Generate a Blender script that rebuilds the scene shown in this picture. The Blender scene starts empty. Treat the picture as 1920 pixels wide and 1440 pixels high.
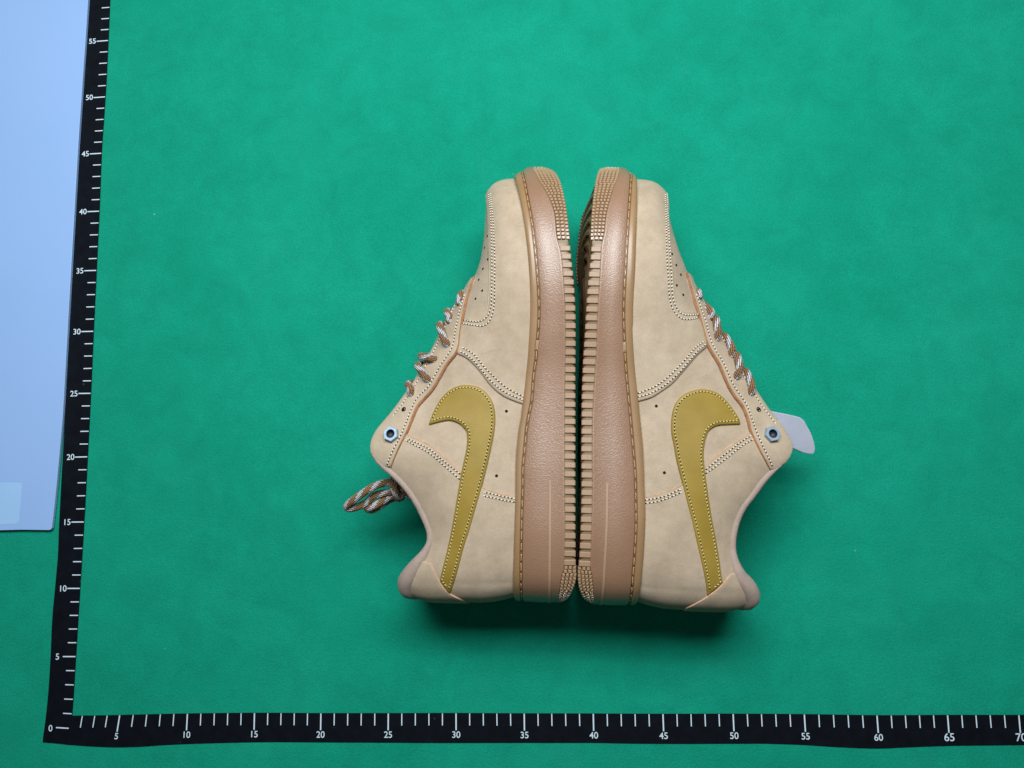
import bpy, bmesh, math, random
import numpy as np
from mathutils import Vector, Matrix
from mathutils.geometry import delaunay_2d_cdt
random.seed(7)
scene = bpy.context.scene
COL = scene.collection
# ---------------------------------------------------------------- camera (phone lens, about 26 mm equivalent)
cam_data = bpy.data.cameras.new("camera"); cam = bpy.data.objects.new("camera", cam_data); COL.objects.link(cam)
cam_data.sensor_width = 36; cam_data.lens = 27.375; cam_data.clip_start = .01; cam_data.clip_end = 20
cam.location = (.374278, .164117, .592374)
cam.rotation_euler = (.130454, .051946, -.014)
scene.camera = cam
# ---------------------------------------------------------------- room light
world = bpy.data.worlds.new("World"); scene.world = world; world.use_nodes = True
bg = world.node_tree.nodes["Background"]
bg.inputs[0].default_value = (.86, .95, 1, 1); bg.inputs[1].default_value = .015
def area_lamp(name, loc, target, sx, sy, watts, color):
    d = bpy.data.lights.new(name, 'AREA'); d.shape = 'RECTANGLE'; d.size = sx; d.size_y = sy
    d.energy = watts; d.color = color
    o = bpy.data.objects.new(name, d); COL.objects.link(o); o.location = loc
    o.rotation_euler = (Vector(target)-Vector(loc)).to_track_quat('-Z', 'Y').to_euler()
    return o
area_lamp("ceiling_tube_lamp", (.37, .59, .93), (.38, .25, 0), .85, .24, 8.6, (.93, .975, 1))
area_lamp("ceiling_tube_lamp", (.37, .80, .93), (.38, .25, 0), .85, .24, 7.0, (.93, .975, 1))
area_lamp("rear_tube_lamp", (.40, .165, 1.22), (.38, .16, 0), .30, .04, .5, (1, .95, .93))
scene.view_settings.view_transform = 'Standard'; scene.view_settings.look = 'None'
scene.view_settings.exposure = 0; scene.view_settings.gamma = 1
scene.view_settings.use_curve_mapping = False
scene.render.engine = 'CYCLES'
CM = .01
# ---------------------------------------------------------------- materials
class NT:
    def __init__(self, name):
        self.m = bpy.data.materials.new(name); self.m.use_nodes = True
        self.t = self.m.node_tree; self.t.nodes.clear()
        self.out = self.n('ShaderNodeOutputMaterial'); self.b = self.n('ShaderNodeBsdfPrincipled')
        self.l(self.b.outputs[0], self.out.inputs[0])
    def n(self, kind, **kw):
        k = self.t.nodes.new(kind)
        for a, v in kw.items():
            if a in k.inputs: k.inputs[a].default_value = v
            else: setattr(k, a, v)
        return k
    def l(self, a, b): self.t.links.new(a, b)
    def set(self, **kw):
        for a, v in kw.items(): self.b.inputs[a.replace('_', ' ')].default_value = v
    def coord(self, which='Object'): return self.n('ShaderNodeTexCoord').outputs[which]
    def noise(self, scale, detail=3, rough=.55, vec=None, dist=0):
        k = self.n('ShaderNodeTexNoise'); k.inputs['Scale'].default_value = scale
        k.inputs['Detail'].default_value = detail; k.inputs['Roughness'].default_value = rough
        k.inputs['Distortion'].default_value = dist
        self.l(vec if vec is not None else self.coord(), k.inputs['Vector']); return k.outputs[0]
    def ramp(self, fac, stops):
        r = self.n('ShaderNodeValToRGB'); e = r.color_ramp.elements
        while len(e) < len(stops): e.new(.5)
        for i, (p, c) in enumerate(stops):
            e[i].position = p; e[i].color = (*c, 1) if len(c) == 3 else c
        self.l(fac, r.inputs[0]); return r.outputs[0]
    def mix(self, fac, a, b, blend='MIX'):
        k = self.n('ShaderNodeMix', data_type='RGBA', blend_type=blend)
        for s, v in ((0, fac), (6, a), (7, b)):
            if hasattr(v, 'is_output'): self.l(v, k.inputs[s])
            else: k.inputs[s].default_value = v if s == 0 else (*v, 1)
        return k.outputs[2]
    def math(self, op, a, b=0., c=0.):
        k = self.n('ShaderNodeMath', operation=op)
        for i, v in enumerate((a, b, c)):
            if hasattr(v, 'is_output'): self.l(v, k.inputs[i])
            else: k.inputs[i].default_value = v
        return k.outputs[0]
    def bump(self, h, strength=.3, dist=.001, prev=None):
        k = self.n('ShaderNodeBump'); k.inputs['Strength'].default_value = strength; k.inputs['Distance'].default_value = dist
        self.l(h, k.inputs['Height'])
        if prev is not None: self.l(prev, k.inputs['Normal'])
        self.l(k.outputs[0], self.b.inputs['Normal']); return k.outputs[0]
    def color(self, c): self.l(c, self.b.inputs['Base Color'])
G3 = lambda v: (v, v, v)
def mat_cloth():
    m = NT("green_cloth"); c = m.coord()
    big = m.ramp(m.noise(9, 4, .55, c, .4), [(.3, (.0035, .260, .164)), (.5, (.0045, .277, .177)), (.7, (.006, .296, .192))])
    mid = m.ramp(m.noise(42, 5, .62, c, .6), [(.3, G3(.92)), (.5, G3(1)), (.72, G3(1.09))])
    fine = m.ramp(m.noise(850, 3, .7, c), [(.25, G3(.82)), (.75, G3(1.2))])
    k = m.mix(1, big, mid, 'MULTIPLY'); k = m.mix(1, k, fine, 'MULTIPLY')
    # brushed, lighter nap in soft strokes
    nap = m.ramp(m.noise(17, 3, .6, c, 1.2), [(.56, G3(0)), (.74, G3(1))])
    k = m.mix(m.math('MULTIPLY', nap, .13), k, (.022, .345, .24))
    v = m.n('ShaderNodeTexVoronoi'); v.inputs['Scale'].default_value = 24; m.l(c, v.inputs['Vector'])
    lint = m.ramp(v.outputs['Distance'], [(.008, G3(1)), (.018, G3(0))])
    k = m.mix(m.math('MULTIPLY', lint, .6), k, (.35, .55, .5))
    m.color(k); m.set(Roughness=.95, Specular_IOR_Level=.1, Sheen_Weight=.02, Sheen_Roughness=.5)
    b = m.bump(m.noise(700, 3, .65, c), .5, .0009); m.bump(m.noise(60, 3, .6, c), .25, .0015, b)
    return m.m
def mat_nubuck(name, base, dark, light):
    m = NT(name); c = m.coord()
    k = m.ramp(m.noise(26, 5, .6, c, .5), [(.3, dark), (.5, base), (.7, light)])
    mot = m.ramp(m.noise(110, 4, .65, c), [(.3, G3(.90)), (.7, G3(1.08))]); k = m.mix(1, k, mot, 'MULTIPLY')
    fine = m.ramp(m.noise(1100, 3, .65, c), [(.3, G3(.93)), (.7, G3(1.07))]); k = m.mix(1, k, fine, 'MULTIPLY')
    # handling marks: faint greyish smudges
    mp = m.n('ShaderNodeMapping'); mp.inputs['Scale'].default_value = (1, 2.6, 1); m.l(c, mp.inputs['Vector'])
    sm = m.ramp(m.noise(38, 4, .7, mp.outputs[0], 1.5), [(.62, G3(0)), (.74, G3(1))])
    k = m.mix(m.math('MULTIPLY', sm, .36), k, tuple(.62*v for v in base))
    m.color(k); m.set(Roughness=.92, Specular_IOR_Level=.12, Sheen_Weight=.1, Sheen_Roughness=.45)
    b = m.bump(m.noise(1900, 2, .6, c), .16, .0004); m.bump(m.noise(70, 3, .5, c), .22, .0012, b)
    return m.m
def mat_gum(name, base, light, rough=.42, ripple=0., grain=.1, spec=.62):
    m = NT(name); c = m.coord()
    k = m.ramp(m.noise(30, 4, .6, c), [(.3, base), (.7, light)])
    fine = m.ramp(m.noise(1500, 2, .6, c), [(.3, G3(.95)), (.7, G3(1.05))]); k = m.mix(1, k, fine, 'MULTIPLY')
    m.color(k); m.set(Roughness=rough, Specular_IOR_Level=spec)
    b = m.bump(m.noise(1400, 2, .6, c), grain, .0004)
    if ripple:
        v = m.n('ShaderNodeTexVoronoi'); v.inputs['Scale'].default_value = 330; m.l(c, v.inputs['Vector'])
        w = m.math('SINE', m.math('MULTIPLY', v.outputs['Distance'], 17.))
        m.bump(w, ripple, .0006, b)
    return m.m
def mat_plain(name, col, rough=.5, spec=.4, metal=0., var=.08, scale=200, bump=.1, dist=.0004):
    m = NT(name); c = m.coord()
    k = m.ramp(m.noise(scale, 3, .6, c), [(.3, tuple(v*(1-var) for v in col)), (.7, tuple(v*(1+var) for v in col))])
    m.color(k); m.set(Roughness=rough, Specular_IOR_Level=spec, Metallic=metal)
    if bump: m.bump(m.noise(scale*5, 2, .6, c), bump, dist)
    return m.m
def mat_leather():
    m = NT("mustard_leather"); c = m.coord()
    k = m.ramp(m.noise(45, 4, .6, c), [(.3, (.29, .192, .028)), (.7, (.35, .236, .040))])
    m.color(k); m.set(Roughness=.48, Specular_IOR_Level=.4)
    v = m.n('ShaderNodeTexVoronoi'); v.inputs['Scale'].default_value = 1300; m.l(c, v.inputs['Vector'])
    b = m.bump(v.outputs['Distance'], .12, .0003); m.bump(m.noise(60, 3, .5, c), .25, .001, b)
    return m.m
def mat_lace():
    m = NT("braided_lace"); uv = m.coord('UV'); s = m.n('ShaderNodeSeparateXYZ'); m.l(uv, s.inputs[0])
    u, v = s.outputs[0], s.outputs[1]
    # groups of pale strands that cross to the surface in diagonal patches
    uq = m.math('DIVIDE', m.math('FLOOR', m.math('MULTIPLY', u, 13.)), 13.)
    patch = m.math('FRACT', m.math('ADD', m.math('MULTIPLY', v, .8), m.math('MULTIPLY', uq, 2.)))
    patch = m.math('LESS_THAN', patch, .36)
    strand = m.math('SINE', m.math('MULTIPLY', m.math('ADD', u, m.math('MULTIPLY', v, .06)), 2*math.pi*13))
    chev = m.math('SINE', m.math('MULTIPLY', v, 2*math.pi*7.5))
    brown = m.ramp(m.math('MULTIPLY_ADD', strand, .5, .5), [(.1, (.07, .028, .010)), (.45, (.25, .125, .052)), (1, (.40, .215, .10))])
    brown = m.mix(1, brown, m.ramp(m.math('MULTIPLY_ADD', chev, .5, .5), [(0, G3(.72)), (.5, G3(1.08))]), 'MULTIPLY')
    pale = m.ramp(m.math('MULTIPLY_ADD', strand, .5, .5), [(.05, (.10, .08, .08)), (.4, (.50, .52, .58)), (1, (.70, .73, .78))])
    m.color(m.mix(patch, brown, pale)); m.set(Roughness=.6, Specular_IOR_Level=.35, Sheen_Weight=.1)
    b = m.bump(strand, .5, .0006); m.bump(chev, .2, .0004, b)
    return m.m
def mat_board():
    m = NT("pale_blue_white_board"); c = m.coord()
    k = m.ramp(m.noise(7, 3, .5, c), [(.3, (.285, .468, .80)), (.7, (.31, .49, .83))])
    v = m.n('ShaderNodeTexVoronoi'); v.inputs['Scale'].default_value = 17; m.l(c, v.inputs['Vector'])
    speck = m.ramp(v.outputs['Distance'], [(.012, G3(1)), (.024, G3(0))])
    k = m.mix(m.math('MULTIPLY', speck, .6), k, (.16, .2, .28))
    m.color(k); m.set(Roughness=.38, Specular_IOR_Level=.35)
    m.bump(m.noise(25, 2, .5, c), .15, .001)
    return m.m
def mat_tape():
    m = NT("black_tape"); c = m.coord()
    k = m.ramp(m.noise(120, 4, .6, c), [(.3, (.0016, .0030, .0058)), (.75, (.0040, .0066, .011))])
    v = m.n('ShaderNodeTexVoronoi'); v.inputs['Scale'].default_value = 60; m.l(c, v.inputs['Vector'])
    dust = m.ramp(v.outputs['Distance'], [(.03, G3(1)), (.06, G3(0))])
    k = m.mix(m.math('MULTIPLY', dust, .25), k, (.16, .17, .17))
    m.color(k); m.set(Roughness=.7, Specular_IOR_Level=.10)
    m.bump(m.noise(500, 3, .6, c), .15, .0004)
    return m.m
M = dict(
    cloth=mat_cloth(),
    nubuck=mat_nubuck("wheat_nubuck", (.478, .378, .272), (.43, .338, .238), (.52, .417, .308)),
    lining=mat_nubuck("pinkish_lining", (.42, .325, .275), (.37, .285, .235), (.47, .37, .315)),
    sidewall=mat_gum("gum_sidewall", (.285, .160, .095), (.315, .180, .109), .40, .09, .16, .95),
    welt=mat_gum("gum_welt", (.30, .178, .085), (.34, .205, .102), .34, 0, .06),
    tread=mat_gum("gum_tread", (.37, .24, .148), (.43, .285, .18), .42, 0, .3),
    outsole=mat_gum("gum_outsole", (.20, .13, .065), (.24, .155, .08), .4, 0, .1),
    studs=mat_gum("gum_studs", (.40, .255, .145), (.46, .30, .18), .26, 0, .1),
    edge=mat_plain("skived_edge_highlight", (.60, .49, .37), .8, .2, 0, .1, 200, .2),  # thin cut edge, paler so the rim's highlight sits in its colour
    groove=mat_plain("gum_groove_shade", (.17, .075, .028), .4, .4),  # shade of the sunken channel put into a darker brown
    leather=mat_leather(), lace=mat_lace(), board=mat_board(), tape=mat_tape(),
    raw=mat_plain("raw_leather_edge", (.36, .17, .08), .85, .15, 0, .2, 260, .4, .0006),
    rawpale=mat_plain("pale_raw_edge", (.56, .36, .235), .85, .15, 0, .15, 260, .4, .0006),
    thread=mat_plain("cream_thread", (.78, .70, .56), .6, .3),
    ythread=mat_plain("yellow_thread", (.62, .52, .20), .6, .3),
    gold=mat_plain("glossy_welt_thread", (.50, .33, .16), .13, .9),
    hole=mat_plain("needle_hole", (.018, .012, .008), .9, .1),
    steel=mat_plain("zinc_nut", (.36, .47, .60), .34, .5, .45, .06, 150, .06),
    bore=mat_plain("nut_bore", (.03, .04, .05), .5, .4, .3),
    white=mat_plain("white_plastic", (.74, .77, .93), .45, .4, 0, .04, 60, .05),
    print=mat_plain("white_print", (.62, .76, .85), .6, .3, 0, .12, 300, 0),
    sticker=mat_plain("clear_sticker", (.34, .57, .87), .3, .4, 0, .03, 30, .03),
)
# ---------------------------------------------------------------- helpers
def link(name, me, mat, parent=None, smooth=False):
    o = bpy.data.objects.new(name, me); COL.objects.link(o)
    if mat is not None and not me.materials: me.materials.append(mat)
    if smooth:
        me.polygons.foreach_set('use_smooth', [True]*len(me.polygons)); me.update()
    if parent is not None: o.parent = parent
    return o
def mesh(name, V, F, mat, parent=None, smooth=False, auto=None):
    me = bpy.data.meshes.new(name); me.from_pydata([tuple(c*CM for c in v) for v in V], [], F); me.update()
    o = link(name, me, mat, parent, smooth)
    if auto:
        me.set_sharp_from_angle(angle=math.radians(auto))
    return o
def tag(o, label, cat=None, group=None, kind=None):
    o['label'] = label
    if cat: o['category'] = cat
    if group: o['group'] = group
    if kind: o['kind'] = kind
    return o
def resample(P, step, keep_ends=True):
    P = [Vector(p) for p in P]; d = [0.]
    for a, b in zip(P, P[1:]): d.append(d[-1]+(b-a).length)
    n = max(1, round(d[-1]/step)); out = []; j = 0
    for i in range(n+1):
        x = d[-1]*i/n
        while j < len(d)-2 and d[j+1] < x: j += 1
        t = (x-d[j])/max(1e-9, d[j+1]-d[j]); out.append(P[j].lerp(P[j+1], min(1., t)))
    return out
def tube_data(path, rad, nseg=12, cap=True, uvs=False):
    """path: list of 3-D points (cm), rad: number or list"""
    P = [Vector(p) for p in path]; n = len(P); V = []; F = []; UV = []
    if not isinstance(rad, (list, tuple)): rad = [rad]*n
    up = None; run = 0.
    for i in range(n):
        t = (P[min(n-1, i+1)]-P[max(0, i-1)]).normalized()
        if up is None:
            up = t.orthogonal().normalized()
        up = (up-t*up.dot(t)).normalized(); w = t.cross(up)
        if i: run += (P[i]-P[i-1]).length
        for k in range(nseg):
            a = 2*math.pi*k/nseg
            V.append(P[i]+(up*math.cos(a)+w*math.sin(a))*rad[i])
        UV.append(run)
    loops = []
    for i in range(n-1):
        for k in range(nseg):
            k2 = (k+1) % nseg
            F.append((i*nseg+k, i*nseg+k2, (i+1)*nseg+k2, (i+1)*nseg+k))
            loops += [(k/nseg, UV[i]), ((k+1)/nseg, UV[i]), ((k+1)/nseg, UV[i+1]), (k/nseg, UV[i+1])]
    if cap:
        F.append(tuple(range(nseg))[::-1]); F.append(tuple((n-1)*nseg+k for k in range(nseg)))
        loops += [(k/nseg, 0) for k in range(nseg)]*2
    return V, F, loops
def tube(name, path, rad, mat, parent, nseg=12, fn=None, uvs=False):
    V, F, loops = tube_data(path, rad, nseg)
    if fn: V = [fn(v) for v in V]
    o = mesh(name, V, F, mat, parent, True)
    if uvs:
        L = o.data.uv_layers.new(name='UVMap')
        for i, uv in enumerate(loops): L.data[i].uv = uv
    return o
# ---------------------------------------------------------------- shoe shape
# shoe coordinates in cm: L heel->toe, H sole->collar, W across (0 = ground side)
MED = [(0,4.8),(.12,6.1),(.7,7.6),(2.0,8.65),(4.5,9.2),(8,9.3),(12,9.3),(15,9.5),(18,10.05),(21,10.5),
       (24,10.45),(26.5,9.8),(28.4,8.7),(29.7,7.3),(30.4,5.7)]
LAT = [(30.2,4.3),(29.5,3.0),(28,1.6),(25.5,.55),(22.5,.05),(19.5,0),(16,.3),(12,.5),(8,.35),(5,.1),
       (2.5,.5),(1.0,1.4),(.2,3.1)]
def interp(x, xs, ys):
    if x <= xs[0]: return ys[0]
    if x >= xs[-1]: return ys[-1]
    lo, hi = 0, len(xs)-1
    while hi-lo > 1:
        m = (lo+hi)//2
        if xs[m] <= x: lo = m
        else: hi = m
    t = (x-xs[lo])/(xs[hi]-xs[lo])
    return ys[lo]+(ys[hi]-ys[lo])*t
def catmull(P, n=8, closed=False):
    out = []; m = len(P)
    g = (lambda k: P[k % m]) if closed else (lambda k: P[max(0, min(m-1, k))])
    for i in range(m if closed else m-1):
        p0, p1, p2, p3 = g(i-1), g(i), g(i+1), g(i+2)
        for j in range(n):
            t = j/n
            out.append(tuple(.5*(2*b+(c-a)*t+(2*a-5*b+4*c-d)*t*t+(3*b-a-3*c+d)*t**3)
                             for a, b, c, d in zip(p0, p1, p2, p3)))
    if not closed: out.append(tuple(P[-1]))
    return out
class Table:
    """smooth monotone-in-L table"""
    def __init__(self, pts):
        c = catmull(sorted(pts), 10)
        self.x = [p[0] for p in c]; self.y = [p[1] for p in c]
        for i in range(1, len(self.x)): self.x[i] = max(self.x[i], self.x[i-1]+1e-6)
    def __call__(self, x): return interp(x, self.x, self.y)
T_MED = Table(MED); T_LAT = Table(LAT+[(0,4.8),(30.4,5.7)])
LMAX = 29.75
def smooth(a, b, x):
    t = max(0., min(1., (x-a)/(b-a))); return t*t*(3-2*t)
class ShoeForm:
    def __init__(self, top, hs):
        self.top = Table(top); self.hs = Table(hs)
    def plan(self, L):
        k = L/LMAX*30.4
        inset = .42*min(1, max(0, L)/1.5, max(0, LMAX-L)/1.5)
        m = T_MED(k)-inset; l = T_LAT(k)+inset
        return m, l
    def sect(self, L):
        m, l = self.plan(L); zc = .5*(m+l)
        hs = self.hs(L); ht = max(self.top(L), hs+.02)
        # half opening of the throat / collar
        t = 0.
        if L < 21.7:
            t = 1.9*math.sqrt(min(1., (21.7-L)/6.))
            t += .9*smooth(13.5, 9, L)
            if L < 4.2: t *= math.sqrt(max(0., 1-(1-L/4.2)**2))
        k1 = smooth(19, 23.5, L); k2 = smooth(13, 8, L)
        n = 2.0*(1-k1)+2.7*k1+.5*k2; e = (1/1.25)*(1-k1)+(1/2.4)*k1+.1*k2
        return m, l, zc, hs, ht, t, n, e
    def z(self, L, H, side=1):
        m, l, zc, hs, ht, t, n, e = self.sect(L)
        s = max(0., min(1., (H-hs)/(ht-hs)))
        b = (m-zc)
        t = min(t, b)
        return zc+side*(t+(b-t)*(1-s**n)**e)
    # parameters a (along) and q (up) -> point
    def P(self, a, q, side=1):
        a = max(0., min(1., a)); q = max(-.12, min(1., q))
        L = LMAX*(.5-.5*math.cos(math.pi*a))
        m, l, zc, hs, ht, t, n, e = self.sect(L)
        s = math.sin(math.pi/2*q); b = m-zc; t = min(t, b)
        L += self.lean(L, s)-.3*smooth(27.3, LMAX, L)
        return (L, hs+(ht-hs)*s, zc+side*(t+(b-t)*max(0., 1-max(s, 0.)**n)**e))
    def lean(self, L, s):
        """how far the heel line stands in from the sole's back edge"""
        s = max(s, 0.)
        return (.46*(1-s/.35)**2*(s < .35)+.45*max(0., (s-.75)/.25)**2)*max(0., 1-L/4.)**2
    def inv(self, L, H):
        s = max(0., min(1., (H-self.hs(max(L, 0)))/(self.top(max(L, 0))-self.hs(max(L, 0))))); L0 = L
        for _ in range(6): L = L0-self.lean(max(L, 0), s)
        if L > 27.3: L += .3*smooth(27.3, LMAX, L+.15)
        L = max(0., min(LMAX, L)); a = math.acos(max(-1, min(1, 1-2*L/LMAX)))/math.pi
        m, l, zc, hs, ht, t, n, e = self.sect(L)
        s = max(-.18, min(1., (H-hs)/(ht-hs)))
        return a, math.asin(s)*2/math.pi
    def N(self, a, q, side=1):
        d = .004
        a0, a1 = max(.003, a-d), min(.997, a+d); q0, q1 = max(-.1, q-.01), min(.985, q+.01)
        if q1-q0 < .008: q0 = q1-.01
        A, B = self.P(a0, q, side), self.P(a1, q, side); Cc, D = self.P(a, q0, side), self.P(a, q1, side)
        u = [B[i]-A[i] for i in range(3)]; v = [D[i]-Cc[i] for i in range(3)]
        n = (u[1]*v[2]-u[2]*v[1], u[2]*v[0]-u[0]*v[2], u[0]*v[1]-u[1]*v[0])
        if side < 0: n = tuple(-c for c in n)
        k = math.sqrt(sum(c*c for c in n)) or 1.
        return tuple(c/k for c in n)
# traced side profiles in shoe centimetres (L, H)
SHOE_L = dict(
 top=[(0, 11.3), (0.4, 11.72), (0.84, 11.77), (1.3, 11.66), (1.92, 11.25), (2.6, 10.65), (3.2, 10.1), (3.9, 9.72), (4.6, 9.7), (5.3, 9.95), (6.2, 10.39), (7.03, 10.91), (7.78, 11.52), (8.37, 12.13), (8.95, 12.83), (9.42, 13.25), (10.0, 13.52), (10.6, 13.53), (11.2, 13.3), (11.65, 13.0), (12.5, 12.35), (13.5, 11.65), (14.5, 10.95), (15.5, 10.4), (16.6, 9.8), (17.7, 9.3), (18.8, 8.85), (19.8, 8.4), (20.6, 7.9), (21.4, 7.5), (22.1, 7.1), (23, 6.7), (24, 6.5), (25.5, 6.35), (27.2, 6.28), (28.2, 6.2), (28.9, 5.95), (29.4, 5.5), (29.65, 4.8), (29.75, 4.3)],
 hs=[(0.0, 4.0), (0.5, 4.0), (1.36, 3.99), (4.63, 3.89), (7.03, 3.83), (9.3, 3.82), (11.11, 3.67), (12.09, 3.51), (13.08, 3.39), (14.24, 3.25), (16.04, 3.08), (18.09, 2.95), (19.87, 2.92), (21.68, 3.0), (23.19, 3.13), (24.87, 3.33), (26.73, 3.64), (28.6, 4.01), (29.75, 4.2)],
 groove=[(0.33, 3.53), (3.83, 3.48), (5.83, 3.45), (7.84, 3.4), (8.66, 3.41), (9.13, 3.38), (9.88, 3.31), (11.36, 3.18), (12.34, 3.02), (13.25, 2.85), (14.81, 2.73), (16.04, 2.56), (16.44, 2.57), (17.2, 2.48), (18.53, 2.39), (20.05, 2.41), (21.68, 2.53), (23.18, 2.67), (24.87, 2.87), (26.04, 3.07), (27.71, 3.34), (29.44, 3.64)],
 tread=[(-0.13, 1.18), (1.4, 1.04), (2.25, 0.92), (2.74, 0.8), (5.46, 0.74), (7.47, 0.76), (12.76, 0.76), (16.04, 0.71), (18.53, 0.72), (19.86, 0.77), (21.21, 0.86), (22.6, 0.99), (23.75, 1.27), (25.27, 1.4), (26.36, 1.68), (27.31, 2.06), (28.39, 2.54), (29.79, 2.92)],
 bottom=[(-0.13, 1.1), (0.33, 0.61), (0.87, 0.3), (1.85, 0.01), (2.59, -0.0), (5.47, 0.02), (9.48, 0.01), (11.12, 0.0), (15.22, -0.0), (16.04, -0.01), (18.52, 0.0), (20.48, 0.09), (21.85, 0.23), (23.64, 0.4), (25.05, 0.53), (26.8, 0.75), (28.21, 1.02), (29.27, 1.4), (30.02, 1.99)],
 mud_top=[(28.55, 6.23), (26.47, 5.9), (25.03, 5.76), (23.06, 5.62), (21.56, 5.59), (20.14, 5.64), (19.04, 5.79), (18.56, 6.22), (18.53, 6.72), (18.83, 7.34)],
 mud_s1=[(27.75, 5.82), (26.26, 5.61), (24.44, 5.46), (22.98, 5.4), (21.52, 5.4), (20.12, 5.43), (19.19, 5.5), (18.62, 5.83), (18.44, 6.42), (18.65, 7.33)],
 mud_s2=[(27.71, 5.68), (25.95, 5.44), (24.39, 5.31), (22.35, 5.21), (20.74, 5.23), (19.36, 5.28), (18.45, 5.55), (18.12, 6.02), (18.24, 6.71), (18.44, 7.43)],
 mud_rear=[(16.48, 7.83), (16.22, 7.29), (15.76, 6.75), (15.16, 6.23), (14.47, 5.72), (13.88, 5.12), (13.46, 4.45), (13.08, 3.45)],
 rear_s1=[(16.55, 7.61), (16.2, 7.02), (15.71, 6.49), (15.06, 5.97), (14.38, 5.38), (13.79, 4.62), (13.5, 4.03), (13.25, 3.4)],
 rear_s2=[(16.8, 7.48), (16.31, 6.67), (15.57, 6.06), (14.93, 5.46), (14.29, 4.79), (13.83, 4.11), (13.46, 3.36)],
 eye=[(21.8, 6.77), (21.19, 6.93), (20.31, 7.21), (19.31, 7.42), (17.92, 7.61), (16.98, 7.7), (16.39, 7.95), (15.7, 8.54), (15.02, 8.93), (14.09, 9.48), (13.41, 10.09), (12.9, 10.52), (12.11, 10.82), (11.25, 11.1), (10.22, 11.57), (8.96, 12.13)],
 eye_s=[(20.6, 7.29), (19.6, 7.57), (18.81, 7.74), (17.96, 7.9), (16.99, 8.05), (16.37, 8.36), (15.64, 8.9), (14.88, 9.34), (14.19, 9.77), (13.39, 10.56), (12.56, 10.91), (11.6, 11.22), (10.73, 11.56), (9.89, 12.0), (9.13, 12.35)],
 counter=[(11.07, 11.18), (10.72, 10.45), (10.38, 9.65), (9.88, 8.94), (9.38, 8.34), (8.81, 7.82), (8.24, 7.23), (7.64, 6.14), (7.38, 5.39), (7.18, 4.73), (7.07, 3.82)],
 c_s1=[(10.75, 11.11), (10.43, 10.34), (10.01, 9.46), (9.38, 8.68), (8.93, 8.08), (8.48, 7.48)],
 c_s2=[(10.69, 11.21), (10.39, 10.69), (10.01, 9.89), (9.55, 9.19), (9.05, 8.59), (8.48, 7.9), (8.15, 7.52)],
 c_s3=[(7.32, 5.95), (7.17, 5.22), (7.02, 4.56), (6.9, 3.86)],
 c_s4=[(7.09, 6.01), (6.97, 5.38), (6.81, 4.64), (6.7, 3.98)],
 tab=[(2.68, 9.38), (2.03, 9.07), (1.37, 8.75), (0.85, 8.28), (0.44, 7.57), (0.05, 7.1)],
 swoosh=[(11.67, 9.62), (12.08, 9.51), (12.77, 9.24), (13.45, 8.82), (13.95, 8.31), (14.25, 7.61), (14.27, 6.91), (14.11, 6.31), (13.72, 5.8), (13.22, 5.45), (12.63, 5.28), (11.96, 5.23), (11.13, 5.3), (10.05, 5.5), (9.46, 5.62), (8.31, 5.89), (7.33, 6.13), (6.19, 6.45), (4.88, 6.82), (3.74, 7.19), (2.5, 7.53), (1.4, 7.9), (0.76, 8.2), (1.67, 8.78), (2.22, 8.64), (3.46, 8.3), (5.02, 7.97), (6.74, 7.68), (8.47, 7.4), (9.46, 7.2), (10.3, 7.05), (11.13, 7.07), (11.47, 7.29), (11.76, 7.63), (11.94, 8.15), (11.9, 8.67)],
 vents=[(12.54, 4.51), (8.36, 5.11)],
 perf=[(24.53, 5.95), (23.77, 6.13), (22.7, 5.84), (22.16, 6.18), (21.44, 6.47), (20.58, 6.19), (20.12, 6.66)],
 eyelet=[(12.70, 11.42)],
 nut=[(10.98, 12.10)],
 lace_ends=[(20.09, 7.81), (18.87, 8.52), (17.12, 8.54), (16.23, 9.46), (14.82, 9.88), (13.93, 11.11)],
 rib=[(8.13, 1.65), (4.65, 1.67), (-0.14, 1.72)],
 cut=(22,23), nut_turn=.15,
 laces= [[(20.02, 7.77, 7.5), (20.29, 7.86, 7.55), (20.87, 7.8, 6.95)], [(18.81, 8.48, 7.28), (19.19, 8.57, 7.33), (19.65, 8.82, 6.73)], [(17.07, 8.51, 7.99), (17.76, 8.89, 8.04), (18.58, 9.21, 7.44)], [(16.15, 9.42, 7.64), (16.24, 9.85, 7.69), (16.47, 10.5, 7.09)], [(14.75, 9.84, 7.75), (15.22, 10.19, 7.8), (15.84, 10.69, 7.2)], [(13.83, 11.02, 7.34), (14.2, 11.09, 7.39), (14.59, 11.37, 6.79)]],
 bow=[[(7.49, 12.08, 5.3), (7.87, 12.57, 5.5), (7.8, 13.35, 5.7), (7.43, 14.09, 5.8), (6.92, 14.87, 5.7), (6.45, 15.52, 5.5), (6.16, 15.79, 5.2), (6.11, 15.38, 5.0), (6.45, 14.51, 5.0), (6.92, 13.98, 5.1), (7.12, 13.36, 5.1), (7.26, 12.48, 5.1)],
  [(7.13, 12.25, 4.9), (6.87, 12.87, 4.9), (6.51, 13.49, 4.9), (6.22, 14.0, 4.9), (6.09, 14.44, 4.7), (5.99, 14.19, 4.5), (6.29, 13.57, 4.5), (6.71, 12.95, 4.5), (6.92, 12.33, 4.5)],
  [(7.5, 11.41, 5.0), (7.95, 11.89, 5.3), (8.2, 12.33, 5.7), (7.84, 12.43, 5.9), (7.24, 12.28, 5.8), (6.83, 12.17, 5.3), (6.93, 11.97, 5.0)],
  [(8.15, 12.39, 5.4), (7.64, 12.14, 5.3), (7.14, 11.61, 5.0), (6.78, 11.12, 4.8)]],
)
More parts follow.
